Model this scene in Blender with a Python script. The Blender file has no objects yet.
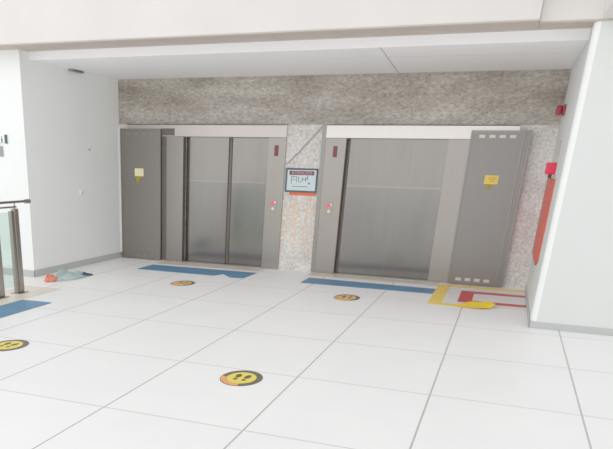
import bpy, bmesh, math, random
from mathutils import Vector, Matrix, noise
random.seed(4)
COL = bpy.context.scene.collection
sc = bpy.context.scene

# ------------------------------------------------------------------ helpers
class MB:
    """collects shapes and links them as ONE mesh object"""
    def __init__(self): self.bm = bmesh.new()
    def box(self, x0, x1, y0, y1, z0, z1, bev=0.0, seg=2):
        t = bmesh.new()
        bmesh.ops.create_cube(t, size=1.0)
        for v in t.verts:
            v.co = Vector(((x0+x1)/2+v.co.x*(x1-x0), (y0+y1)/2+v.co.y*(y1-y0), (z0+z1)/2+v.co.z*(z1-z0)))
        if bev > 0:
            bmesh.ops.bevel(t, geom=t.edges[:]+t.verts[:], offset=bev, segments=seg, profile=0.5, affect='EDGES')
        self._merge(t); return self
    def prism(self, pts, a0, a1, axis='z'):
        """extrude a 2D outline; axis z: pts are (x,y); axis y: (x,z); axis x: (y,z)"""
        def P(p, a):
            if axis == 'z': return (p[0], p[1], a)
            if axis == 'y': return (p[0], a, p[1])
            return (a, p[0], p[1])
        t = bmesh.new()
        lo = [t.verts.new(P(p, a0)) for p in pts]; hi = [t.verts.new(P(p, a1)) for p in pts]
        t.faces.new(lo); t.faces.new(hi)
        n = len(pts)
        for i in range(n): t.faces.new((lo[i], lo[(i+1) % n], hi[(i+1) % n], hi[i]))
        bmesh.ops.recalc_face_normals(t, faces=t.faces[:])
        self._merge(t); return self
    def cyl(self, p0, p1, r, seg=20, r2=None):
        p0, p1 = Vector(p0), Vector(p1); d = p1-p0
        t = bmesh.new()
        bmesh.ops.create_cone(t, cap_ends=True, segments=seg, radius1=r, radius2=r if r2 is None else r2, depth=d.length)
        q = Vector((0, 0, 1)).rotation_difference(d.normalized()).to_matrix().to_4x4()
        bmesh.ops.transform(t, matrix=Matrix.Translation((p0+p1)/2) @ q, verts=t.verts)
        self._merge(t); return self
    def ball(self, c, r, sx=1, sy=1, sz=1, sub=3):
        t = bmesh.new(); bmesh.ops.create_icosphere(t, subdivisions=sub, radius=r)
        for v in t.verts: v.co = Vector((c[0]+v.co.x*sx, c[1]+v.co.y*sy, c[2]+v.co.z*sz))
        self._merge(t); return self
    def _merge(self, t):
        me = bpy.data.meshes.new('tmp'); t.to_mesh(me); t.free()
        self.bm.from_mesh(me); bpy.data.meshes.remove(me)
    def build(self, name, m, parent=None, smooth=False, loc=None):
        me = bpy.data.meshes.new(name)
        base = Vector(loc) if loc else (parent_loc(parent) if parent else Vector((0, 0, 0)))
        bmesh.ops.translate(self.bm, verts=self.bm.verts, vec=-base)
        self.bm.to_mesh(me); self.bm.free()
        me.materials.append(m)
        if smooth:
            for p in me.polygons: p.use_smooth = True
        o = bpy.data.objects.new(name, me); COL.objects.link(o)
        if parent: o.parent = parent
        elif loc: o.location = base
        return o

def parent_loc(o):
    v = Vector((0, 0, 0))
    while o: v = v+o.location; o = o.parent
    return v

def tag(o, label, cat, group=None):
    o['label'] = label; o['category'] = cat
    if group: o['group'] = group
    return o
def thing(name, label, cat, loc, group=None):
    o = bpy.data.objects.new(name, None); COL.objects.link(o)
    o.location = loc; o.empty_display_size = 0.1
    return tag(o, label, cat, group)
def struct(o, label=None):
    o['kind'] = 'structure'
    if label: o['label'] = label
    return o
def text_mesh(name, body, size, mat, parent, loc, rot, sx=1.0, extr=0.0006):
    cu = bpy.data.curves.new(name, 'FONT'); cu.body = body; cu.size = size; cu.align_x = 'CENTER'; cu.align_y = 'CENTER'
    cu.extrude = extr; cu.offset = size*0.012
    tmp = bpy.data.objects.new(name+'_t', cu); COL.objects.link(tmp)
    bpy.context.view_layer.update()
    me = bpy.data.meshes.new_from_object(tmp.evaluated_get(bpy.context.evaluated_depsgraph_get()))
    bpy.data.objects.remove(tmp)
    me.materials.clear(); me.materials.append(mat)
    o = bpy.data.objects.new(name, me); COL.objects.link(o)
    o.parent = parent; o.location = Vector(loc)-parent_loc(parent); o.rotation_euler = rot; o.scale = (sx, 1, 1)
    return o

# ------------------------------------------------------------------ materials
def srgb(r, g, b):
    f = lambda c: (c/255/12.92) if c/255 <= 0.04045 else ((c/255+0.055)/1.055)**2.4
    return (f(r), f(g), f(b), 1)
class NT:
    def __init__(self, name):
        self.m = bpy.data.materials.new(name); self.m.use_nodes = True
        self.t = self.m.node_tree; self.n = self.t.nodes; self.l = self.t.links
        self.b = self.n['Principled BSDF']
    def new(self, k, **kw):
        x = self.n.new(k)
        for a, v in kw.items(): setattr(x, a, v)
        return x
    def link(self, a, b): self.l.new(a, b)
    def math(self, op, a, b=None, c=None):
        x = self.new('ShaderNodeMath', operation=op)
        for i, v in enumerate((a, b, c)):
            if v is None: continue
            if isinstance(v, (int, float)): x.inputs[i].default_value = v
            else: self.link(v, x.inputs[i])
        return x.outputs[0]
    def coord(self): return self.new('ShaderNodeTexCoord').outputs['Object']
    def scaled(self, s):
        mp = self.new('ShaderNodeMapping'); self.link(self.coord(), mp.inputs[0]); mp.inputs['Scale'].default_value = s
        return mp.outputs[0]
    def noise(self, vec, scale, detail=4, rough=0.6):
        x = self.new('ShaderNodeTexNoise'); self.link(vec, x.inputs['Vector'])
        x.inputs['Scale'].default_value = scale; x.inputs['Detail'].default_value = detail; x.inputs['Roughness'].default_value = rough
        return x.outputs['Fac']
    def ramp(self, fac, stops):
        x = self.new('ShaderNodeValToRGB'); e = x.color_ramp.elements
        while len(e) < len(stops): e.new(0.5)
        for i, (p, c) in enumerate(stops): e[i].position = p; e[i].color = c
        self.link(fac, x.inputs[0]); return x.outputs['Color']
    def mix(self, fac, a, b, mode='MIX'):
        x = self.new('ShaderNodeMix', data_type='RGBA', blend_type=mode)
        for s, v in ((0, fac), (6, a), (7, b)):
            if isinstance(v, (int, float)): x.inputs[s].default_value = v
            elif isinstance(v, tuple): x.inputs[s].default_value = v
            else: self.link(v, x.inputs[s])
        return x.outputs[2]
    def out(self, color=None, rough=0.5, metal=0.0, spec=0.5):
        b = self.b
        if color is not None:
            if isinstance(color, tuple): b.inputs['Base Color'].default_value = color
            else: self.link(color, b.inputs['Base Color'])
        if isinstance(rough, (int, float)): b.inputs['Roughness'].default_value = rough
        else: self.link(rough, b.inputs['Roughness'])
        b.inputs['Metallic'].default_value = metal
        b.inputs['Specular IOR Level'].default_value = spec
        return self.m
def bump(t, h, strength, dist=0.01):
    x = t.new('ShaderNodeBump'); x.inputs['Strength'].default_value = strength; x.inputs['Distance'].default_value = dist
    t.link(h, x.inputs['Height']); t.link(x.outputs[0], t.b.inputs['Normal'])

def paint(name, c, rough=0.6, var=0.03, scale=6, spec=0.3, metal=0.0):
    t = NT(name); n = t.noise(t.coord(), scale, 3)
    d = tuple(max(0, v*(1-var*2)) for v in c[:3])+(1,)
    l = tuple(min(1, v*(1+var)) for v in c[:3])+(1,)
    return t.out(t.ramp(n, [(0.3, d), (0.7, l)]), rough, metal, spec)

def steel(name, c, rough=0.25, streak=0.06, aniso=0.0):
    t = NT(name)
    n = t.noise(t.scaled((220, 220, 1.2)), 1.0, 3)
    big = t.noise(t.scaled((1.5, 1.5, 0.4)), 1.0, 2)
    d = tuple(v*(1-streak) for v in c[:3])+(1,); l = tuple(v*(1+streak) for v in c[:3])+(1,)
    cc = t.mix(0.35, t.ramp(n, [(0.3, d), (0.7, l)]), t.ramp(big, [(0.3, d), (0.7, l)]))
    r = t.math('MULTIPLY_ADD', n, 0.10, rough-0.05)
    return t.out(cc, r, 1.0)

def granite(name, stops, streak=(1, 1, 1), fleck=None, rough=0.3, extra=None):
    t = NT(name)
    v = t.scaled(streak)
    n1 = t.noise(v, 22, 7, 0.75); n2 = t.noise(v, 3.0, 4, 0.6)
    f = t.math('MULTIPLY_ADD', n1, 0.72, t.math('MULTIPLY', n2, 0.28))
    c = t.ramp(f, stops)
    vor = t.new('ShaderNodeTexVoronoi'); t.link(v, vor.inputs['Vector']); vor.inputs['Scale'].default_value = 34
    n3 = t.noise(v, 12, 2)
    m = t.math('MULTIPLY', t.math('LESS_THAN', vor.outputs['Distance'], 0.30), t.math('GREATER_THAN', n3, 0.52))
    c = t.mix(t.math('MULTIPLY', m, 0.6), c, fleck or srgb(90, 82, 74))
    if extra: c = extra(t, c)
    return t.out(c, rough, 0, 0.4)

TX, TY = 1.1089, 1.436
def floor_mat():
    t = NT('porcelain_floor_tiles')
    s = t.new('ShaderNodeSeparateXYZ'); t.link(t.coord(), s.inputs[0])
    def line(v, off, step, w):
        q = t.math('DIVIDE', t.math('SUBTRACT', v, off), step)
        fr = t.math('SUBTRACT', q, t.math('FLOOR', q))
        e = t.math('MULTIPLY', t.math('MINIMUM', fr, t.math('SUBTRACT', 1.0, fr)), step)
        return t.math('LESS_THAN', e, w), t.math('FLOOR', q)
    lx, ix = line(s.outputs[0], 0.0, TX, 0.0075)
    ly, iy = line(s.outputs[1], -3.2988, TY, 0.008)
    g = t.math('MAXIMUM', lx, t.math('MULTIPLY', ly, 0.72))
    cmb = t.new('ShaderNodeCombineXYZ'); t.link(ix, cmb.inputs[0]); t.link(iy, cmb.inputs[1])
    wn = t.new('ShaderNodeTexWhiteNoise'); t.link(cmb.outputs[0], wn.inputs[0])
    cloud = t.noise(t.coord(), 1.6, 5, 0.6)
    c = t.ramp(cloud, [(0.3, srgb(236, 236, 236)), (0.7, srgb(242, 242, 241))])
    c = t.mix(t.math('MULTIPLY', wn.outputs['Value'], 0.10), c, srgb(214, 214, 214))
    c = t.mix(g, c, srgb(162, 160, 157))
    bump(t, t.math('SUBTRACT', 1.0, g), 0.15, 0.002)
    return t.out(c, 0.42, 0, 0.35)

M = {}
M['floor'] = floor_mat()
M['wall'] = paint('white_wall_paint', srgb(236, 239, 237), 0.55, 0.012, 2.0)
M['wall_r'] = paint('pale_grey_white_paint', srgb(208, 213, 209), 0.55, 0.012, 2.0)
M['corner_highlight'] = paint('painted_corner_highlight', srgb(240, 243, 239), 0.45, 0.005, 3)  # brighter white, the corner highlight put into the colour
M['filler'] = paint('white_plaster_filler', srgb(240, 242, 238), 0.8, 0.03, 20)
def soffit_mat():
    t = NT('white_gypsum_ceiling')
    s = t.new('ShaderNodeSeparateXYZ'); t.link(t.coord(), s.inputs[0])
    # panel joints of the ceiling boards
    a = t.math('LESS_THAN', t.math('ABSOLUTE', t.math('ADD', s.outputs[0], t.math('MULTIPLY_ADD', s.outputs[1], 0.057, 0.39))), 0.012)
    a = t.math('MULTIPLY', a, t.math('GREATER_THAN', s.outputs[1], -2.56))
    wob = t.noise(t.coord(), 1.5, 2)
    right = t.math('GREATER_THAN', s.outputs[0], -1.0)
    b = t.math('MULTIPLY', right, t.math('LESS_THAN', t.math('ABSOLUTE', t.math('ADD', s.outputs[1], t.math('MULTIPLY_ADD', s.outputs[0], -0.08, 1.72))), 0.012))
    n = t.noise(t.coord(), 2.5, 3)
    c = t.ramp(n, [(0.3, srgb(247, 247, 247)), (0.7, srgb(251, 251, 251))])
    c = t.mix(t.math('MULTIPLY', t.math('MAXIMUM', a, t.math('MULTIPLY', b, 0.6)), 0.55), c, srgb(120, 118, 116))
    return t.out(c, 0.6, 0, 0.2)
M['soffit'] = soffit_mat()
M['beam'] = paint('warm_white_beam_paint', srgb(212, 207, 202), 0.6, 0.025, 1.5)
M['beam_under'] = paint('beige_beam_lip', srgb(176, 163, 150), 0.7, 0.03, 3)
M['baseboard'] = paint('grey_baseboard', srgb(168, 170, 168), 0.5, 0.02)
def door_steel():
    t = NT('brushed_steel_door_painted_reflection')
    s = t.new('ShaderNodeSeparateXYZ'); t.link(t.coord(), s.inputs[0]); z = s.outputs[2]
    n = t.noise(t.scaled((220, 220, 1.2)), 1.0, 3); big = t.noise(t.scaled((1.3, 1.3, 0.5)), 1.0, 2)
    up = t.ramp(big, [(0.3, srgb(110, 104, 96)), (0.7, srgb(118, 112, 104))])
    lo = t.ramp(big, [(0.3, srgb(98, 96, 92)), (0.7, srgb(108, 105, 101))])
    c = t.mix(t.math('MULTIPLY', 0.55, t.math('GREATER_THAN', z, t.math('MULTIPLY_ADD', t.math('GREATER_THAN', s.outputs[0], -1.7), 0.14, 1.235))), lo, up)  # painted reflection: warmer and lighter above the line
    # reflected floor edge painted as a lighter line across the door
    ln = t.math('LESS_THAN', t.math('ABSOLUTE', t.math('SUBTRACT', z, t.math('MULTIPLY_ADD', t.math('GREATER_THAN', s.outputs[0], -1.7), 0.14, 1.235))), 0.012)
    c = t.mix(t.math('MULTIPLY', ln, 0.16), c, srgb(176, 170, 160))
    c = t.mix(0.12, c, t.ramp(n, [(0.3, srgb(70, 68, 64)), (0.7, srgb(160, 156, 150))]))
    return t.out(c, t.math('MULTIPLY_ADD', n, 0.08, 0.11), 1.0)
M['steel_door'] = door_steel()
M['steel_frame'] = steel('brushed_steel_frame', srgb(132, 126, 119), 0.30)
M['steel_lintel'] = steel('bright_steel_lintel', srgb(222, 215, 209), 0.42)
M['steel_panel'] = steel('grey_steel_panel', srgb(122, 117, 111), 0.42)
M['steel_panel_right'] = steel('darker_steel_panel', srgb(108, 104, 100), 0.36)
M['steel_edge'] = steel('steel_panel_edge', srgb(120, 115, 109), 0.35)
M['steel_dark'] = paint('dark_steel_shadow_gap', srgb(74, 69, 63), 0.6, 0.03)
M['steel_lintel_left'] = steel('warm_steel_lintel', srgb(188, 178, 171), 0.42)
M['steel_dark2'] = steel('shaded_steel_reveal', srgb(92, 86, 79), 0.5)  # shade of the recesses painted into the steel colour
M['steel_rail'] = steel('stainless_rail', srgb(140, 133, 125), 0.3)
def up_extra(t, c):
    # slow cloudy bands running along the slab
    n = t.noise(t.scaled((0.55, 1, 2.2)), 1.6, 4, 0.6)
    return t.mix(0.8, c, t.ramp(n, [(0.32, srgb(172, 162, 150)), (0.66, srgb(255, 255, 255))]), 'MULTIPLY')
def pier_extra(t, c):
    s = t.new('ShaderNodeSeparateXYZ'); t.link(t.coord(), s.inputs[0])
    x, z = s.outputs[0], s.outputs[2]
    # dark diagonal vein through the slab
    w = t.noise(t.coord(), 5, 3)
    d = t.math('ABSOLUTE', t.math('ADD', t.math('SUBTRACT', z, t.math('MULTIPLY', x, 1.05)), t.math('MULTIPLY_ADD', w, 0.12, -3.825)))
    vein = t.math('MULTIPLY', t.math('LESS_THAN', d, 0.026), t.math('GREATER_THAN', z, 1.68))
    c = t.mix(t.math('MULTIPLY', vein, 0.75), c, srgb(104, 100, 98))
    # orange tint in thin wavy lines lower on the slab
    o = t.math('ABSOLUTE', t.math('SUBTRACT', t.noise(t.coord(), 5, 3), 0.5))
    win = t.math('MULTIPLY', t.math('LESS_THAN', z, 1.22), t.math('GREATER_THAN', z, 0.30))
    inx = t.math('MULTIPLY', t.math('GREATER_THAN', x, -2.03), t.math('LESS_THAN', x, -1.3))
    f = t.math('MULTIPLY', t.math('MULTIPLY', win, inx), t.math('LESS_THAN', o, 0.035))
    return t.mix(t.math('MULTIPLY', f, 0.5), c, srgb(228, 176, 110))
M['gr_up'] = granite('grey_brown_granite', [(0.33, srgb(92, 82, 70)), (0.45, srgb(150, 140, 126)), (0.54, srgb(184, 175, 162)), (0.64, srgb(214, 208, 198))], (0.6, 1, 1.25), srgb(84, 74, 64), 0.3, up_extra)
M['gr_lo'] = granite('pale_grey_granite', [(0.32, srgb(120, 112, 106)), (0.43, srgb(184, 177, 170)), (0.53, srgb(220, 214, 208)), (0.64, srgb(244, 241, 238))], (1, 1, 1), srgb(150, 140, 134), 0.3, pier_extra)
M['gr_sill'] = granite('beige_granite_threshold', [(0.32, srgb(146, 130, 114)), (0.45, srgb(186, 172, 156)), (0.57, srgb(208, 196, 182)), (0.70, srgb(224, 214, 202))], (1, 1, 1), srgb(160, 146, 132), 0.35)
M['gr_rail'] = granite('tan_stone_threshold', [(0.30, srgb(186, 164, 140)), (0.45, srgb(214, 198, 178)), (0.60, srgb(228, 216, 200)), (0.75, srgb(236, 228, 216))], (1, 1, 1), srgb(160, 140, 120), 0.4)
def tactile():
    t = NT('blue_tactile_rubber')
    n = t.noise(t.coord(), 3, 3)
    c = t.ramp(n, [(0.3, srgb(40, 92, 132)), (0.7, srgb(56, 112, 152))])
    vor = t.new('ShaderNodeTexVoronoi'); t.link(t.coord(), vor.inputs['Vector']); vor.inputs['Scale'].default_value = 18; vor.inputs['Randomness'].default_value = 0.0
    st = t.math('LESS_THAN', vor.outputs['Distance'], 0.28)
    c = t.mix(t.math('MULTIPLY', st, 0.18), c, srgb(120, 160, 196))
    bump(t, st, 0.4, 0.004)
    return t.out(c, 0.55, 0, 0.3)
M['blue'] = tactile()
M['yellow_tape'] = paint('yellow_floor_tape', srgb(244, 204, 74), 0.5, 0.05, 8)
M['yellow_bright'] = paint('bright_yellow_tape', srgb(250, 206, 14), 0.5, 0.04, 8)
M['red_tape'] = paint('red_floor_tape', srgb(188, 44, 42), 0.5, 0.06, 10)
M['white_tape'] = paint('white_floor_field', srgb(226, 224, 222), 0.5, 0.02, 6)
M['stk_ring'] = paint('dark_sticker_ring', srgb(76, 64, 48), 0.5, 0.15, 14)
M['stk_orange'] = paint('orange_sticker_arc', srgb(230, 140, 76), 0.5, 0.08, 14)
M['stk_yellow'] = paint('yellow_sticker_centre', srgb(226, 200, 58), 0.5, 0.05, 12)
M['stk_tan'] = paint('tan_sticker_centre', srgb(222, 172, 78), 0.5, 0.08, 16)
M['stk_black'] = paint('black_footprint', srgb(58, 52, 28), 0.5, 0.1, 14)
M['note_pale'] = paint('pale_yellow_notice', srgb(250, 240, 176), 0.5, 0.04, 20)
M['note_yellow'] = paint('yellow_notice', srgb(246, 206, 70), 0.5, 0.05, 24)
M['note_print'] = paint('orange_brown_print', srgb(206, 140, 60), 0.5, 0.05, 24)
M['note_tail'] = paint('olive_notice_tail', srgb(150, 128, 10), 0.5, 0.12, 24)
M['red_ind'] = paint('red_indicator_glass', srgb(110, 8, 22), 0.3, 0.06, 20)
M['black_gloss'] = paint('black_plastic', srgb(40, 34, 36), 0.35, 0.05)
def glow(name, c, s):
    t = NT(name); n = t.noise(t.coord(), 30, 2)
    t.b.inputs['Emission Color'].default_value = c; t.b.inputs['Emission Strength'].default_value = s
    return t.out(t.ramp(n, [(0.3, c), (0.7, c)]), 0.4)
M['red_led'] = glow('lit_red_button', srgb(224, 40, 66), 0.35)
M['white_btn'] = paint('pale_button', srgb(240, 226, 222), 0.4, 0.03)
M['sign_white'] = paint('pale_blue_white_sign', srgb(206, 226, 226), 0.4, 0.03, 8)
M['sign_frame'] = paint('teal_grey_sign_frame', srgb(40, 66, 80), 0.45, 0.06, 8)
M['sign_head'] = paint('dark_red_sign_band', srgb(92, 36, 48), 0.5, 0.08, 8)
M['sign_pink'] = paint('pink_sign_lettering', srgb(196, 136, 138), 0.5, 0.04)
M['sign_ink'] = paint('grey_sign_ink', srgb(64, 88, 98), 0.5, 0.05)
M['sign_orange'] = paint('orange_red_strip', srgb(240, 82, 40), 0.5, 0.08, 9)
M['red_dev'] = paint('crimson_plastic', srgb(236, 4, 50), 0.35, 0.05, 10)
M['red_dark'] = paint('dark_red_plastic', srgb(140, 8, 26), 0.35, 0.05, 10)
M['red_cab'] = paint('salmon_red_enamel', srgb(214, 70, 50), 0.45, 0.04, 4)
M['red_cab2'] = paint('deep_red_enamel', srgb(204, 62, 46), 0.45, 0.04, 4)
M['pink_paper'] = paint('faded_pink_paper', srgb(212, 178, 172), 0.7, 0.04, 12)
M['exit_green'] = paint('dark_green_sign', srgb(26, 66, 44), 0.5, 0.05, 12)
M['grey_plate'] = paint('grey_sign_plate', srgb(128, 128, 122), 0.5, 0.05)
M['white_plastic'] = paint('white_plastic', srgb(236, 238, 236), 0.4, 0.01)
M['teal_cloth'] = paint('pale_teal_cloth', srgb(204, 226, 224), 0.9, 0.12, 9)
M['coral_cloth'] = paint('coral_cloth', srgb(246, 146, 118), 0.9, 0.08, 9)
M['navy_cloth'] = paint('navy_cloth', srgb(70, 80, 118), 0.9, 0.1, 9)
def glass():
    t = NT('greenish_balustrade_glass')
    tr = t.new('ShaderNodeBsdfTransparent'); tr.inputs[0].default_value = srgb(234, 246, 240)
    gl = t.new('ShaderNodeBsdfGlossy'); gl.inputs['Roughness'].default_value = 0.03
    mx = t.new('ShaderNodeMixShader'); mx.inputs[0].default_value = 0.10; t.link(tr.outputs[0], mx.inputs[1]); t.link(gl.outputs[0], mx.inputs[2])
    t.link(mx.outputs[0], t.n['Material Output'].inputs[0])
    return t.m
M['glass'] = glass()

# ------------------------------------------------------------------ the setting
XL, XR = -5.105, 1.907
ZC, ZB = 2.95, 3.054
YL, YR = -2.80, -2.98
struct(MB().box(-10, 6, -24, 1.2, -0.2, 0).build('floor', M['floor']), 'large white porcelain floor tiles with thin grey joints')

# rear granite wall with two lift openings: upper band, pieces beside and between the openings
OL0, OL1, OR0, OR1, OZ = -3.85, -2.33, -1.062, 0.462, 2.07
w = MB(); w.box(XL-0.4, XR+0.4, 0, 0.5, 2.262, 3.4)
struct(w.build('wall_back', M['gr_up']), 'grey brown speckled granite wall band above both lifts')
w = MB(); w.box(XL-0.4, OL0-0.002, 0, 0.5, 0, 2.26); w.box(OL1+0.002, OR0-0.002, 0, 0.5, 0, 2.26)
w.box(OR1+0.002, XR+0.4, 0, 0.5, 0, 2.26); w.box(OL0-0.002, OL1+0.002, 0, 0.5, OZ+0.002, 2.26); w.box(OR0-0.002, OR1+0.002, 0, 0.5, OZ+0.002, 2.26)
struct(w.build('wall_back_lower', M['gr_lo']), 'pale speckled granite wall between and beside the lifts')
# dark shafts behind the doors
struct(MB().box(OL0-0.3, OR1+0.3, 0.505, 0.6, 0, 2.6).build('wall_shaft', M['steel_dark']))

w = MB(); w.box(-10, XL, YL, -0.001, 0, ZB)
struct(w.build('wall_left', M['wall']), 'white painted wall left of the lifts')
RC = 0.055
def corner(r, k=8): return [(XR+r-r*math.cos(math.pi/2*i/k), YR+r-r*math.sin(math.pi/2*i/k)) for i in range(k+1)]
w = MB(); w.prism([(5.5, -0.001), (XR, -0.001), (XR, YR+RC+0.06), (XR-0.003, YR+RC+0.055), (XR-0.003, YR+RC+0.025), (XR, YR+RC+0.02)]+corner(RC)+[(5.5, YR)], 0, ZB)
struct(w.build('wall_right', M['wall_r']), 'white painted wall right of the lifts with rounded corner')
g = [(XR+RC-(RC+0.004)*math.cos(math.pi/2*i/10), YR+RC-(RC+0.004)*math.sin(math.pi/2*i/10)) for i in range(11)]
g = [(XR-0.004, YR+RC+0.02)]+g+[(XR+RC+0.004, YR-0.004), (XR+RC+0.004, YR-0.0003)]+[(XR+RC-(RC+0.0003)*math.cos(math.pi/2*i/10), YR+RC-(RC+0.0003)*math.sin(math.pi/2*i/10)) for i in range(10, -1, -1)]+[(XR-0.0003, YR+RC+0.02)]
struct(MB().prism(g, 0.08, ZB-0.002).build('corner_highlight_strip', M['corner_highlight']), 'painted highlight strip on the rounded corner of the right wall')  # strip added to paint a highlight along the rounded edge
w = MB(); w.box(XL, XL+0.014, YL-0.014, -0.004, 0.001, 0.10, 0.004); w.box(-10, XL+0.014, YL-0.014, YL, 0.001, 0.10, 0.004)
struct(w.build('baseboard_left', M['baseboard']), 'grey baseboard along the left wall')
w = MB(); w.box(XR-0.012, XR, YR-0.012, -0.004, 0.001, 0.075, 0.004); w.box(XR-0.012, 5.5, YR-0.012, YR+0.03, 0.001, 0.075, 0.004)
struct(w.build('baseboard_right', M['baseboard']), 'grey baseboard along the right wall')

w = MB(); w.box(XL+0.001, XR-0.001, -2.57, -0.001, ZC, 3.4, 0.006)
struct(w.build('ceiling', M['soffit']), 'low white gypsum ceiling in front of the lifts with panel joints')
# front beam over the alcove, in two cladding pieces with a joint near the right end
w = MB(); w.box(-10, 1.398, -3.155, -2.572, ZB+0.014, 4.4, 0.004)
struct(w.build('beam_long', M['beam']), 'long warm white beam across the top of the photo')
w = MB(); w.box(1.402, 5.5, -3.02, -2.572, ZB+0.014, 4.4, 0.004)
struct(w.build('beam_short', M['beam']), 'short beam piece right of the vertical joint')
w = MB(); w.box(-10, 1.398, -3.150, -2.572, ZB+0.001, ZB+0.013); w.box(1.402, 5.5, -3.015, -2.572, ZB+0.001, ZB+0.013)
struct(w.build('trim_1', M['beam_under']), 'beige lip along the underside of the beam')
w = MB(); w.box(1.96, 2.5, -9, -3.03, ZB+0.014, 4.4, 0.004)
struct(w.build('beam_side', M['beam']), 'beam running forward above the right wall')

# granite thresholds
struct(MB().box(-4.15, -2.27, -0.47, -0.032, 0.0005, 0.006, 0.002).build('trim_2', M['gr_sill']), 'beige granite threshold at the left lift')
struct(MB().box(-1.42, 0.655, -0.42, -0.032, 0.0005, 0.006, 0.002).build('trim_3', M['gr_sill']), 'beige granite threshold at the right lift')
struct(MB().box(-4.76, -4.17, -9, -3.5, 0.0005, 0.006, 0.002).build('trim_4', M['gr_rail']), 'tan stone strip under the railing')

pts = [(XL+0.001, 0.1)]
z = 0.105
while z < 2.21:
    pts.append((XL+0.050+random.uniform(-0.014, 0.016), z)); z += 0.06
pts.append((XL+0.001, 2.21))
struct(MB().prism(pts, -0.05, -0.002, 'y').build('trim_5', M['filler']), 'ragged white filler strip at the left corner')

# ------------------------------------------------------------------ lifts
YD = 0.12
def lift(x0, x1, jl, jr, lx0, lx1, two, label, ind_x, btn_x, lintel_cut):
    t = thing('elevator', label, 'elevator', ((x0+x1)/2, 0, 0), 'steel lifts side by side')
    # frame cheeks with reveals
    MB().box(jl, x0, -0.03, YD-0.03, 0.008, OZ, 0.004).build('door_jamb', M['steel_frame'], t)
    MB().box(x1, jr, -0.03, YD-0.03, 0.008, OZ, 0.004).build('door_jamb', M['steel_frame'], t)
    MB().box(x0+0.0005, x0+0.006, -0.024, YD-0.031, 0.012, OZ-0.001).build('jamb_reveal_shade', M['steel_dark2'], t)  # dark strip that paints shade onto the left reveal
    li = MB().box(lx0, lx1, -0.034, YD-0.03, OZ+0.002, 2.25, 0.003).build('lintel', M['steel_lintel_left'] if two else M['steel_lintel'], t)
    MB().box(lx0+0.002, lx1-0.002, -0.05, -0.002, 2.251, 2.260).build('top_shadow_strip', M['steel_dark'], t)  # dark strip added as the shadow line above the lintel
    if two:
        xm = (x0+x1)/2+0.02
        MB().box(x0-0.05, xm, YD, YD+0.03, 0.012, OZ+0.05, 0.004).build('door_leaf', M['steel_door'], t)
        MB().box(xm-0.055, xm+0.048, YD+0.032, YD+0.054, 0.012, OZ+0.05, 0.003).build('edge_shade_strip', M['steel_dark2'], t)  # dark strip added to widen the shade at the door seam
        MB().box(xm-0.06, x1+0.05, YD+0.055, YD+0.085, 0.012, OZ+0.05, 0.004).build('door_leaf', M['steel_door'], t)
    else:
        MB().box(x0+0.007, x0+0.040, YD-0.022, YD-0.002, 0.012, OZ-0.003, 0.003).build('edge_shade_strip', M['steel_dark2'], t)  # dark strip added as corner shade between door and jamb
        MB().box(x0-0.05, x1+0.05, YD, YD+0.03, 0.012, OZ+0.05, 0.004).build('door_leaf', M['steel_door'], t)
    MB().box(x0, x1, -0.03, YD+0.1, 0.0008, 0.010, 0.002).build('door_sill', M['steel_edge'], t)
    fi = MB().box(ind_x-0.034, ind_x+0.034, -0.038, -0.0305, 1.795, 1.955, 0.003).build('floor_indicator', M['black_gloss'], t)
    MB().box(ind_x-0.027, ind_x+0.027, -0.0405, -0.0385, 1.803, 1.947, 0.0005).build('display_glass', M['red_ind'], fi)
    cp = MB().box(btn_x-0.055, btn_x+0.055, -0.036, -0.0305, 0.93, 1.13, 0.003).build('call_panel', M['steel_frame'], t)
    MB().cyl((btn_x-0.01, -0.036, 1.075), (btn_x-0.01, -0.046, 1.075), 0.032, 20).build('call_button', M['red_led'], cp)
    MB().cyl((btn_x+0.028, -0.036, 1.085), (btn_x+0.028, -0.043, 1.085), 0.018, 16).build('button_ring', M['white_btn'], cp)
    MB().cyl((btn_x, -0.036, 0.985), (btn_x, -0.044, 0.985), 0.022, 16).build('key_switch', M['note_pale'], cp)
    return t
tL = lift(OL0, OL1, -4.22, -2.03, -4.92, -2.03, True, 'left steel lift with two sliding door leaves and a vertical seam', -2.185, -2.185, 0)
MB().box(-4.238, -4.01, -0.045, -0.036, 2.085, 2.195, 0.002).build('dark_recess_plate', M['steel_dark2'], tL)  # dark plate standing for the recess at the lintel's left end
MB().box(-4.238, -4.165, -0.040, -0.031, 0.012, 2.068, 0.002).build('shadow_gap_strip', M['steel_dark2'], tL)  # dark strip painted as the shadow gap beside the cover panel
tR = lift(OR0, OR1, -1.385, 0.80, -1.385, 1.405, False, 'right steel lift with one wide plain door beside the granite pier', -1.222, -1.235, 0)
MB().box(-1.455, -1.388, -0.02, -0.001, 0.008, 2.258).build('side_return', M['steel_edge'], tR)

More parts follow.
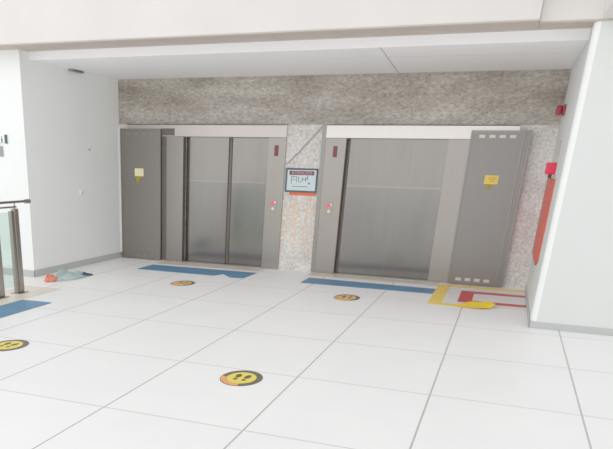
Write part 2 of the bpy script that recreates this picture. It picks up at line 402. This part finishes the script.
def cover(x0, x1, label, sx, yb=-0.10):
    t = thing('steel_cover_panel', label, 'panel', ((x0+x1)/2, 0, 0.012), 'tall steel side panels')
    z0, z1 = 0.012, 2.187
    MB().box(x0, x1, yb, -0.036, z0, z1, 0.004).build('panel_body', M['steel_panel'] if x0 < 0 else M['steel_panel_right'], t)
    b = 0.035
    f = MB()
    f.box(x0, x0+0.022, yb-0.012, yb-0.001, z0, z1, 0.003)
    f.box(x1-sx, x1-sx+0.022, yb-0.012, yb-0.001, z0, z1, 0.003)
    f.box(x0+0.023, x1-sx-0.001, yb-0.008, yb-0.001, z1-0.03, z1, 0.002)
    if sx > 0.05: f.box(x1-0.02, x1, yb-0.016, yb-0.001, z0, z1, 0.003)
    f.build('edge_trim', M['steel_edge'], t)
    n = 4; a, c = x0+0.09, x1-sx-0.06; step = (c-a)/n
    for zz in (2.108, 0.085):
        for i in range(n):
            xc = a+step*(i+0.5)
            MB().box(xc-step*0.30, xc+step*0.30, yb-0.007, yb-0.001, zz-0.022, zz+0.022, 0.0028).build('vent_slot', M['steel_lintel_left'] if x0 > 0 else M['steel_frame'], t)
    return t
cover(-5.03, -4.245, 'tall grey steel cover panel left of the left lift', 0.022)
cover(0.762, 1.572, 'tall grey steel cover panel at the right end by the red floor marking', 0.11)

def notice(x0, x1, z0, z1, zt, mface, label, writing):
    y = -0.1135
    t = thing('notice_sticker', label, 'sticker', ((x0+x1)/2, y+0.012, zt), 'yellow notices on the steel panels')
    MB().box(x0, x1, y, y+0.0115, z0, z1, 0.002).build('notice_face', mface, t)
    xc = (x0+x1)/2-0.02
    MB().prism([(xc-0.055, z0), (xc+0.055, z0), (xc+0.02, zt+0.02), (xc, zt), (xc-0.02, zt+0.02)], y+0.004, y+0.0115, 'y').build('pointed_tail', M['note_tail'], t)
    if writing:
        p = MB()
        for k, (a, b) in enumerate(((0.06, 0.15), (0.05, 0.17), (0.07, 0.14))):
            p.box(x0+a, x0+b, y-0.0015, y-0.0003, z1-0.035-k*0.026, z1-0.025-k*0.026)
        p.build('printed_lines', M['note_print'], t)
    return t
notice(-4.745, -4.575, 1.425, 1.552, 1.30, M['note_pale'], 'pale yellow notice with pointed tail on the left steel panel', False)
notice(1.052, 1.240, 1.470, 1.592, 1.385, M['note_yellow'], 'golden yellow notice with pointed tail on the right steel panel', True)

# ------------------------------------------------------------------ framed notice on the granite pier
t = thing('notice_sign', 'white notice board with dark frame on the granite pier between the lifts', 'sign', (-1.735, -0.001, 1.25))
sx0, sx1, sz0, sz1 = -2.005, -1.468, 1.255, 1.622
f = MB(); b = 0.028
f.box(sx0, sx1, -0.026, -0.002, sz1-b, sz1, 0.003); f.box(sx0, sx1, -0.026, -0.002, sz0, sz0+b, 0.003)
f.box(sx0, sx0+b, -0.0255, -0.002, sz0+b, sz1-b); f.box(sx1-b, sx1, -0.0255, -0.002, sz0+b, sz1-b)
f.build('sign_frame', M['sign_frame'], t)
MB().box(sx0+b+0.001, sx1-b-0.001, -0.016, -0.002, sz0+b+0.001, sz1-b-0.001).build('sign_face', M['sign_white'], t)
hb = MB().box(sx0+0.06, sx1-0.06, -0.019, -0.0165, sz1-0.105, sz1-0.042, 0.001)
hb = hb.build('header_band', M['sign_head'], t)
text_mesh('header_lettering', 'ATENÇÃO', 0.058, M['sign_pink'], hb, ((sx0+sx1)/2, -0.0198, sz1-0.074), (math.pi/2, 0, 0), 1.25)
# the board's drawing: thin grey strokes on the pale face
d = MB()
def stroke(x, z, w, h): d.box(sx0+x, sx0+x+w, -0.018, -0.0155, sz0+z, sz0+z+h)
for k in ((0.095, 0.130, 0.012, 0.110), (0.1075, 0.228, 0.075, 0.012), (0.183, 0.150, 0.010, 0.090), (0.115, 0.185, 0.060, 0.010),
          (0.215, 0.160, 0.012, 0.080), (0.232, 0.155, 0.035, 0.010), (0.275, 0.165, 0.012, 0.065), (0.290, 0.195, 0.040, 0.012),
          (0.335, 0.165, 0.012, 0.070), (0.365, 0.190, 0.012, 0.065), (0.385, 0.125, 0.030, 0.030), (0.349, 0.222, 0.014, 0.010)):
    d = MB(); stroke(*k); d.build('drawn_stroke', M['sign_ink'], t)
d = MB(); stroke(0.12, 0.085, 0.26, 0.010); d.build('text_line', M['sign_ink'], t)
MB().box(sx0+0.08, sx1-0.002, -0.012, -0.002, 1.208, 1.254, 0.002).build('orange_strip', M['sign_orange'], t)

# ------------------------------------------------------------------ floor mats and markings
def lay(pts, name, m, label, cat, group=None, z0=0.0008, z1=0.008):
    c = (sum(p[0] for p in pts)/len(pts), sum(p[1] for p in pts)/len(pts), 0)
    o = MB().prism(pts, z0, z1).build(name, m, loc=c)
    return tag(o, label, cat, group)
lay([(-4.13, -0.66), (-2.22, -0.62), (-2.23, -1.27), (-2.44, -1.30), (-2.66, -1.02), (-2.74, -1.26), (-4.13, -1.235)], 'tactile_strip', M['blue'], 'blue tactile strip with torn front edge before the left lift', 'tactile strip', 'blue tactile strips')
lay([(-1.31, -0.67), (0.66, -0.76), (0.65, -1.21), (-1.31, -1.21)], 'tactile_strip', M['blue'], 'blue tactile strip before the right lift ending at the yellow marking', 'tactile strip', 'blue tactile strips')
lay([(-4.145, -4.43), (-3.715, -4.41), (-3.715, -9.0), (-4.145, -9.0)], 'tactile_strip', M['blue'], 'blue tactile strip at the left edge along the railing', 'tactile strip', 'blue tactile strips')

t = thing('floor_marking', 'yellow, white and red keep-clear marking taped on floor by right steel panel', 'floor marking', (1.28, -1.1, 0))
X0, X1, Y0, Y1 = 0.66, 1.893, -2.04, -0.20
f = MB()
f.box(X0, X0+0.175, Y0, Y1, 0.0008, 0.004); f.box(X0+0.176, X1, Y1-0.20, Y1, 0.0008, 0.004)
f.prism([(X0+0.176, Y0), (1.30, Y0-0.02), (1.30, Y0+0.17), (X0+0.176, Y0+0.17)], 0.0008, 0.004)
f.build('yellow_border', M['yellow_tape'], t)
MB().box(X0+0.177, X1, Y0+0.18, Y1-0.202, 0.0008, 0.003).build('white_field', M['white_tape'], t)
f = MB()
f.box(1.022, 1.205, -1.69, -0.69, 0.0032, 0.006); f.box(1.206, X1, -0.885, -0.69, 0.0032, 0.006); f.box(1.206, X1, -1.69, -1.50, 0.0032, 0.006)
f.build('red_outline', M['red_tape'], t)
# loose end of the yellow tape, curled up
bm = bmesh.new(); N = 16; rows = []
for i in range(N+1):
    u = i/N; x = 0.99+0.46*u
    lift_ = 0.006+0.030*u*u+0.012*math.sin(u*math.pi*2)**2
    near_y = -2.02-0.10*math.sin(min(1, u*1.15)*math.pi*0.55)+0.24*max(0, u-0.72)
    far_y = -1.80+0.16*math.sin(u*math.pi)-0.12*max(0, u-0.55)
    rows.append([bm.verts.new((x+0.02*k, near_y+(far_y-near_y)*k/4, lift_*(1+0.5*math.sin(k*1.3+u*4)) if k else 0.005+0.4*lift_)) for k in range(5)])
for a, c in zip(rows, rows[1:]):
    for k in range(4): bm.faces.new((a[k], c[k], c[k+1], a[k+1]))
q = MB(); q.bm.free(); q.bm = bm; q.build('peeled_tape', M['yellow_bright'], t)

def sticker(x, y, label, rich, rx=0.178, ry=0.243):
    t = thing('floor_sticker', label, 'floor sticker', (x, y, 0), 'round footprint stickers on the floor')
    def ell(a, b, cx=0, cy=0, n=40, rot=0):
        return [(x+cx+math.cos(rot)*a*math.cos(i*2*math.pi/n)-math.sin(rot)*b*math.sin(i*2*math.pi/n),
                 y+cy+math.sin(rot)*a*math.cos(i*2*math.pi/n)+math.cos(rot)*b*math.sin(i*2*math.pi/n)) for i in range(n)]
    MB().prism(ell(rx, ry), 0.0008, 0.003).build('dark_ring', M['stk_ring'], t)
    MB().prism(ell(rx*0.70, ry*0.70), 0.0031, 0.0042).build('yellow_disc', M['stk_yellow'] if rich else M['stk_tan'], t)
    a0, a1 = (math.radians(185), math.radians(285)) if rich else (math.radians(170), math.radians(300))
    k = 16
    arc = [(x+rx*0.96*math.cos(a0+(a1-a0)*i/k), y+ry*0.96*math.sin(a0+(a1-a0)*i/k)) for i in range(k+1)] + \
          [(x+rx*0.72*math.cos(a0+(a1-a0)*i/k), y+ry*0.72*math.sin(a0+(a1-a0)*i/k)) for i in range(k, -1, -1)]
    MB().prism(arc, 0.0031, 0.0042).build('orange_arc', M['stk_orange'], t)
    for s in (-1, 1):
        f = MB()
        f.prism(ell(0.026, 0.060, s*0.042, 0.045, 20, -0.06*s), 0.0044, 0.0054)
        f.prism(ell(0.020, 0.028, s*0.038, -0.055, 16), 0.0044, 0.0054)
        f.build('footprint', M['stk_black'], t)
    return t
sticker(-0.428, -6.43, 'large yellow footprint sticker nearest the camera, low centre of floor', True)
sticker(-2.868, -6.43, 'yellow footprint sticker cut by the left edge of the photo', True)
sticker(-2.875, -2.17, 'small footprint sticker on floor before the left lift', False)
sticker(-0.402, -2.12, 'small footprint sticker on floor before the right lift', False)

# ------------------------------------------------------------------ red devices on the right wall
t = thing('fire_hose_cabinet', 'flat salmon red cabinet on the right wall below the red call point', 'cabinet', (XR-0.001, -1.0, 0.55))
MB().prism([(-0.10, 0.54), (-1.60, 0.54), (-1.93, 0.62), (-1.93, 1.585), (-0.10, 1.585)], XR-0.020, XR-0.0005, 'x').build('cabinet_body', M['red_cab2'], t)
dr = MB().prism([(-0.16, 0.60), (-1.58, 0.60), (-1.86, 0.67), (-1.86, 1.53), (-0.16, 1.53)], XR-0.025, XR-0.0205, 'x').build('cabinet_door', M['red_cab'], t)

t = thing('fire_call_point', 'bright crimson call point box on right wall above the red cabinet', 'fire alarm', (XR-0.001, -1.3, 1.63))
MB().box(XR-0.115, XR+0.002, -1.52, -1.20, 1.635, 1.775, 0.02, 3).build('alarm_box', M['red_dev'], t)
MB().box(XR-0.075, XR-0.03, -1.42, -1.36, 1.59, 1.634, 0.006).build('cable_gland', M['black_gloss'], t)
MB().box(XR-0.09, XR-0.03, -1.527, -1.5205, 1.665, 1.745, 0.003).build('front_plate', M['red_dev'], t)
t = thing('fire_siren', 'dark red siren high on the right wall near the granite corner', 'fire alarm', (XR-0.001, -0.7, 2.32))
MB().box(XR-0.035, XR+0.002, -0.82, -0.56, 2.34, 2.47, 0.012, 3).build('siren_base', M['red_dark'], t)
MB().box(XR-0.112, XR-0.0355, -0.80, -0.58, 2.345, 2.462, 0.026, 3).build('siren_lens', M['red_dark'], t)
tag(MB().box(XR-0.006, XR-0.001, -1.55, -1.15, 1.86, 2.03, 0.002).build('wall_notice', M['pink_paper'], loc=(XR-0.001, -1.35, 1.86)), 'faded pink notice on right wall between siren and call point', 'notice')

# ------------------------------------------------------------------ left wall fittings
t = thing('blank_cover', 'small round white cover plate on the left wall', 'wall plate', (XL+0.001, -1.35, 1.13))
MB().cyl((XL-0.002, -1.35, 1.185), (XL+0.022, -1.35, 1.185), 0.055, 28, 0.045).build('cover_plate', M['white_plastic'], t, True)
MB().cyl((XL+0.022, -1.35, 1.185), (XL+0.026, -1.35, 1.185), 0.012, 12).build('screw', M['baseboard'], t)
tag(MB().cyl((XL-0.002, -1.04, 1.833), (XL+0.012, -1.04, 1.833), 0.016, 14).build('wall_plug', M['grey_plate'], loc=(XL+0.001, -1.04, 1.82)), 'tiny grey wall plug on left wall above the white cover', 'wall plug')
t = thing('cable_outlet', 'small dark cable outlet where left wall meets the ceiling', 'outlet', (XL+0.03, -1.4, 2.93))
MB().box(XL+0.001, XL+0.075, -1.58, -1.22, 2.918, 2.949, 0.008).build('outlet_body', M['grey_plate'], t)
MB().box(XL+0.0755, XL+0.080, -1.52, -1.28, 2.924, 2.944, 0.001).build('outlet_mouth', M['black_gloss'], t)

yf = YL-0.001
t = thing('exit_sign', 'white sign with dark green pictogram high on the far left wall', 'sign', (-5.6, yf, 1.865))
MB().box(-5.86, -5.392, yf-0.012, yf, 1.868, 2.0, 0.002).build('sign_plate', M['white_plastic'], t)
MB().box(-5.452, -5.397, yf-0.0145, yf-0.0125, 1.874, 1.994).build('green_panel', M['exit_green'], t)
p = MB()
p.ball((-5.50, yf-0.0135, 1.962), 0.011, 1, 0.1, 1, 2)
p.prism([(-5.512, 1.945), (-5.488, 1.945), (-5.484, 1.905), (-5.512, 1.905)], yf-0.0145, yf-0.0125, 'y')
p.prism([(-5.512, 1.904), (-5.502, 1.904), (-5.520, 1.876), (-5.530, 1.876)], yf-0.0145, yf-0.0125, 'y')
p.prism([(-5.497, 1.904), (-5.485, 1.904), (-5.474, 1.876), (-5.486, 1.876)], yf-0.0145, yf-0.0125, 'y')
p.build('running_figure', M['exit_green'], t)
tag(MB().box(-5.80, -5.497, yf-0.012, yf, 1.70, 1.842, 0.003).build('wall_sign', M['grey_plate'], loc=(-5.65, yf, 1.70)), 'grey plate below the green sign at the left edge', 'sign')

# ------------------------------------------------------------------ railing (runs toward the camera on the left)
XP = -4.48
t = thing('railing', 'stainless railing with glass panels at the left edge', 'railing', (XP, -4.03, 0.0065))
def post(y, wide):
    f = MB()
    f.box(XP-0.030, XP+0.030, y-0.020, y+0.075, 0.018, 1.085, 0.006)
    po = f.build('post', M['steel_rail'], t)
    MB().box(XP-0.026, XP+0.026, y-0.085, y-0.030, 0.018, 1.06, 0.006).build('flat_bar', M['steel_frame'], po)
    MB().box(XP-0.07, XP+0.07, y-0.11, y+0.11, 0.007, 0.017, 0.003).build('foot_plate', M['steel_frame'], po)
    MB().cyl((XP, y+0.03, 1.085), (XP, y+0.03, 1.155), 0.010, 12).build('support_pin', M['steel_rail'], po)
post(-4.035, 1); post(-4.46, 1); post(-6.2, 1)
MB().box(XP-0.025, XP+0.025, -9.0, -3.985, 1.095, 1.118, 0.006).build('lower_bar', M['steel_rail'], t)
h = MB(); h.cyl((XP, -9.0, 1.166), (XP, -3.68, 1.166), 0.017, 18); hr = h.build('handrail', M['steel_rail'], t, True)
MB().cyl((XP, -3.76, 1.162), (XP, -3.675, 1.162), 0.030, 20).build('end_cap', M['steel_rail'], hr)
MB().box(XP-0.006, XP+0.006, -4.368, -4.127, 0.10, 1.05, 0.002).build('glass_panel', M['glass'], t)
MB().box(XP-0.006, XP+0.006, -6.10, -4.552, 0.10, 1.05, 0.002).build('glass_panel', M['glass'], t)

# ------------------------------------------------------------------ crumpled cloth at the foot of the left wall
def crumple(cx, cy, sx, sy, h, seed, tail=0.0):
    bm = bmesh.new(); n = 26; g = []
    for i in range(n+1):
        row = []
        for j in range(n+1):
            u, v = i/n*2-1, j/n*2-1
            # square to disc so that the outline is soft
            px, py = u*math.sqrt(1-v*v/2), v*math.sqrt(1-u*u/2)
            r = min(1, math.hypot(px, py))
            k = 1+0.22*noise.noise(Vector((px*1.7+seed, py*1.7, seed)))
            fold = 0.55+0.6*noise.noise(Vector((px*2.6+seed*3, py*1.3, seed)))+(0.25 if h < 0.125 or sy > 0.3 else 0.05)*math.sin(px*7+py*3+seed)
            z = 0.012+h*(1-0.55*py)*max(0.0, (1-r**2.2))*max(0.15, fold)
            row.append(bm.verts.new((cx+px*sx*k, cy+py*sy*k, z)))
        g.append(row)
    for i in range(n):
        for j in range(n): bm.faces.new((g[i][j], g[i+1][j], g[i+1][j+1], g[i][j+1]))
    bmesh.ops.solidify(bm, geom=bm.faces[:], thickness=0.006)
    q = MB(); q.bm.free(); q.bm = bm; return q
t = thing('crumpled_cloth', 'crumpled pale teal cloth with coral end at the foot of left wall', 'cloth', (-4.62, -2.7, 0))
crumple(-4.60, -2.58, 0.17, 0.42, 0.16, 5.2).build('teal_fold', M['teal_cloth'], t, True)
crumple(-4.665, -2.97, 0.090, 0.17, 0.13, 2.2).build('coral_fold', M['coral_cloth'], t, True)
crumple(-4.56, -2.26, 0.14, 0.16, 0.055, 7.7).build('navy_fold', M['navy_cloth'], t, True)

# ------------------------------------------------------------------ light
W = bpy.data.worlds.new('bright_atrium'); sc.world = W; W.use_nodes = True
nt = W.node_tree; bg = nt.nodes['Background']; bg.inputs[1].default_value = 1.0
tc = nt.nodes.new('ShaderNodeTexCoord'); sp = nt.nodes.new('ShaderNodeSeparateXYZ'); nt.links.new(tc.outputs['Generated'], sp.inputs[0])
rp = nt.nodes.new('ShaderNodeValToRGB'); nt.links.new(sp.outputs[2], rp.inputs[0])
e = rp.color_ramp.elements; e.new(0.5)
for i, (p, v) in enumerate(((0.0, 1.15), (0.4, 1.02), (1.0, 0.55))): e[i].position = p; e[i].color = (v, v, v*1.01, 1)
nt.links.new(rp.outputs[0], bg.inputs[0])
def area(name, loc, target, size, power, color=(1, 1, 1)):
    l = bpy.data.lights.new(name, 'AREA'); l.shape = 'DISK'; l.size = size; l.energy = power; l.color = color
    o = bpy.data.objects.new(name, l); COL.objects.link(o); o.location = loc
    o.rotation_euler = (Vector(target)-Vector(loc)).to_track_quat('-Z', 'Y').to_euler()
    return o
area('skylight', (-4.0, -13.0, 8.0), (-3.0, -5.0, 0), 7.0, 120)
area('window_light', (-9.0, -8.0, 4.5), (-5.6, -2.8, 1.5), 3.0, 34)

# ------------------------------------------------------------------ camera
f, pcx, pcy = 689.23, 193.508, 459.354
pitch, yaw, roll = 0.4111, -0.3954, 0.0217
s_, c_ = math.sin(yaw), math.cos(yaw); sp_, cp_ = math.sin(pitch), math.cos(pitch)
F = Vector((s_*cp_, c_*cp_, -sp_)); Rr = Vector((c_, -s_, 0)); U = Rr.cross(F)
a, b = math.cos(roll), math.sin(roll)
R2 = a*Rr+b*U; U2 = -b*Rr+a*U
cam = bpy.data.cameras.new('camera'); co = bpy.data.objects.new('camera', cam); COL.objects.link(co)
m = Matrix.Identity(4)
for i in range(3): m[i][0] = R2[i]; m[i][1] = U2[i]; m[i][2] = -F[i]
m[0][3], m[1][3], m[2][3] = 1.41274, -11.87558, 1.72636
co.matrix_world = m
cam.sensor_fit = 'HORIZONTAL'; cam.sensor_width = 36; cam.lens = 36*f/613
cam.shift_x = (306.5-pcx)/613; cam.shift_y = (pcy-224.5)/613
cam.clip_start = 0.05; cam.clip_end = 200
sc.camera = co
sc.view_settings.view_transform = 'Standard'; sc.view_settings.look = 'None'
sc.view_settings.exposure = 0.28
sc.view_settings.gamma = 1.6
sc.cycles.max_bounces = 16; sc.cycles.diffuse_bounces = 10; sc.cycles.glossy_bounces = 6
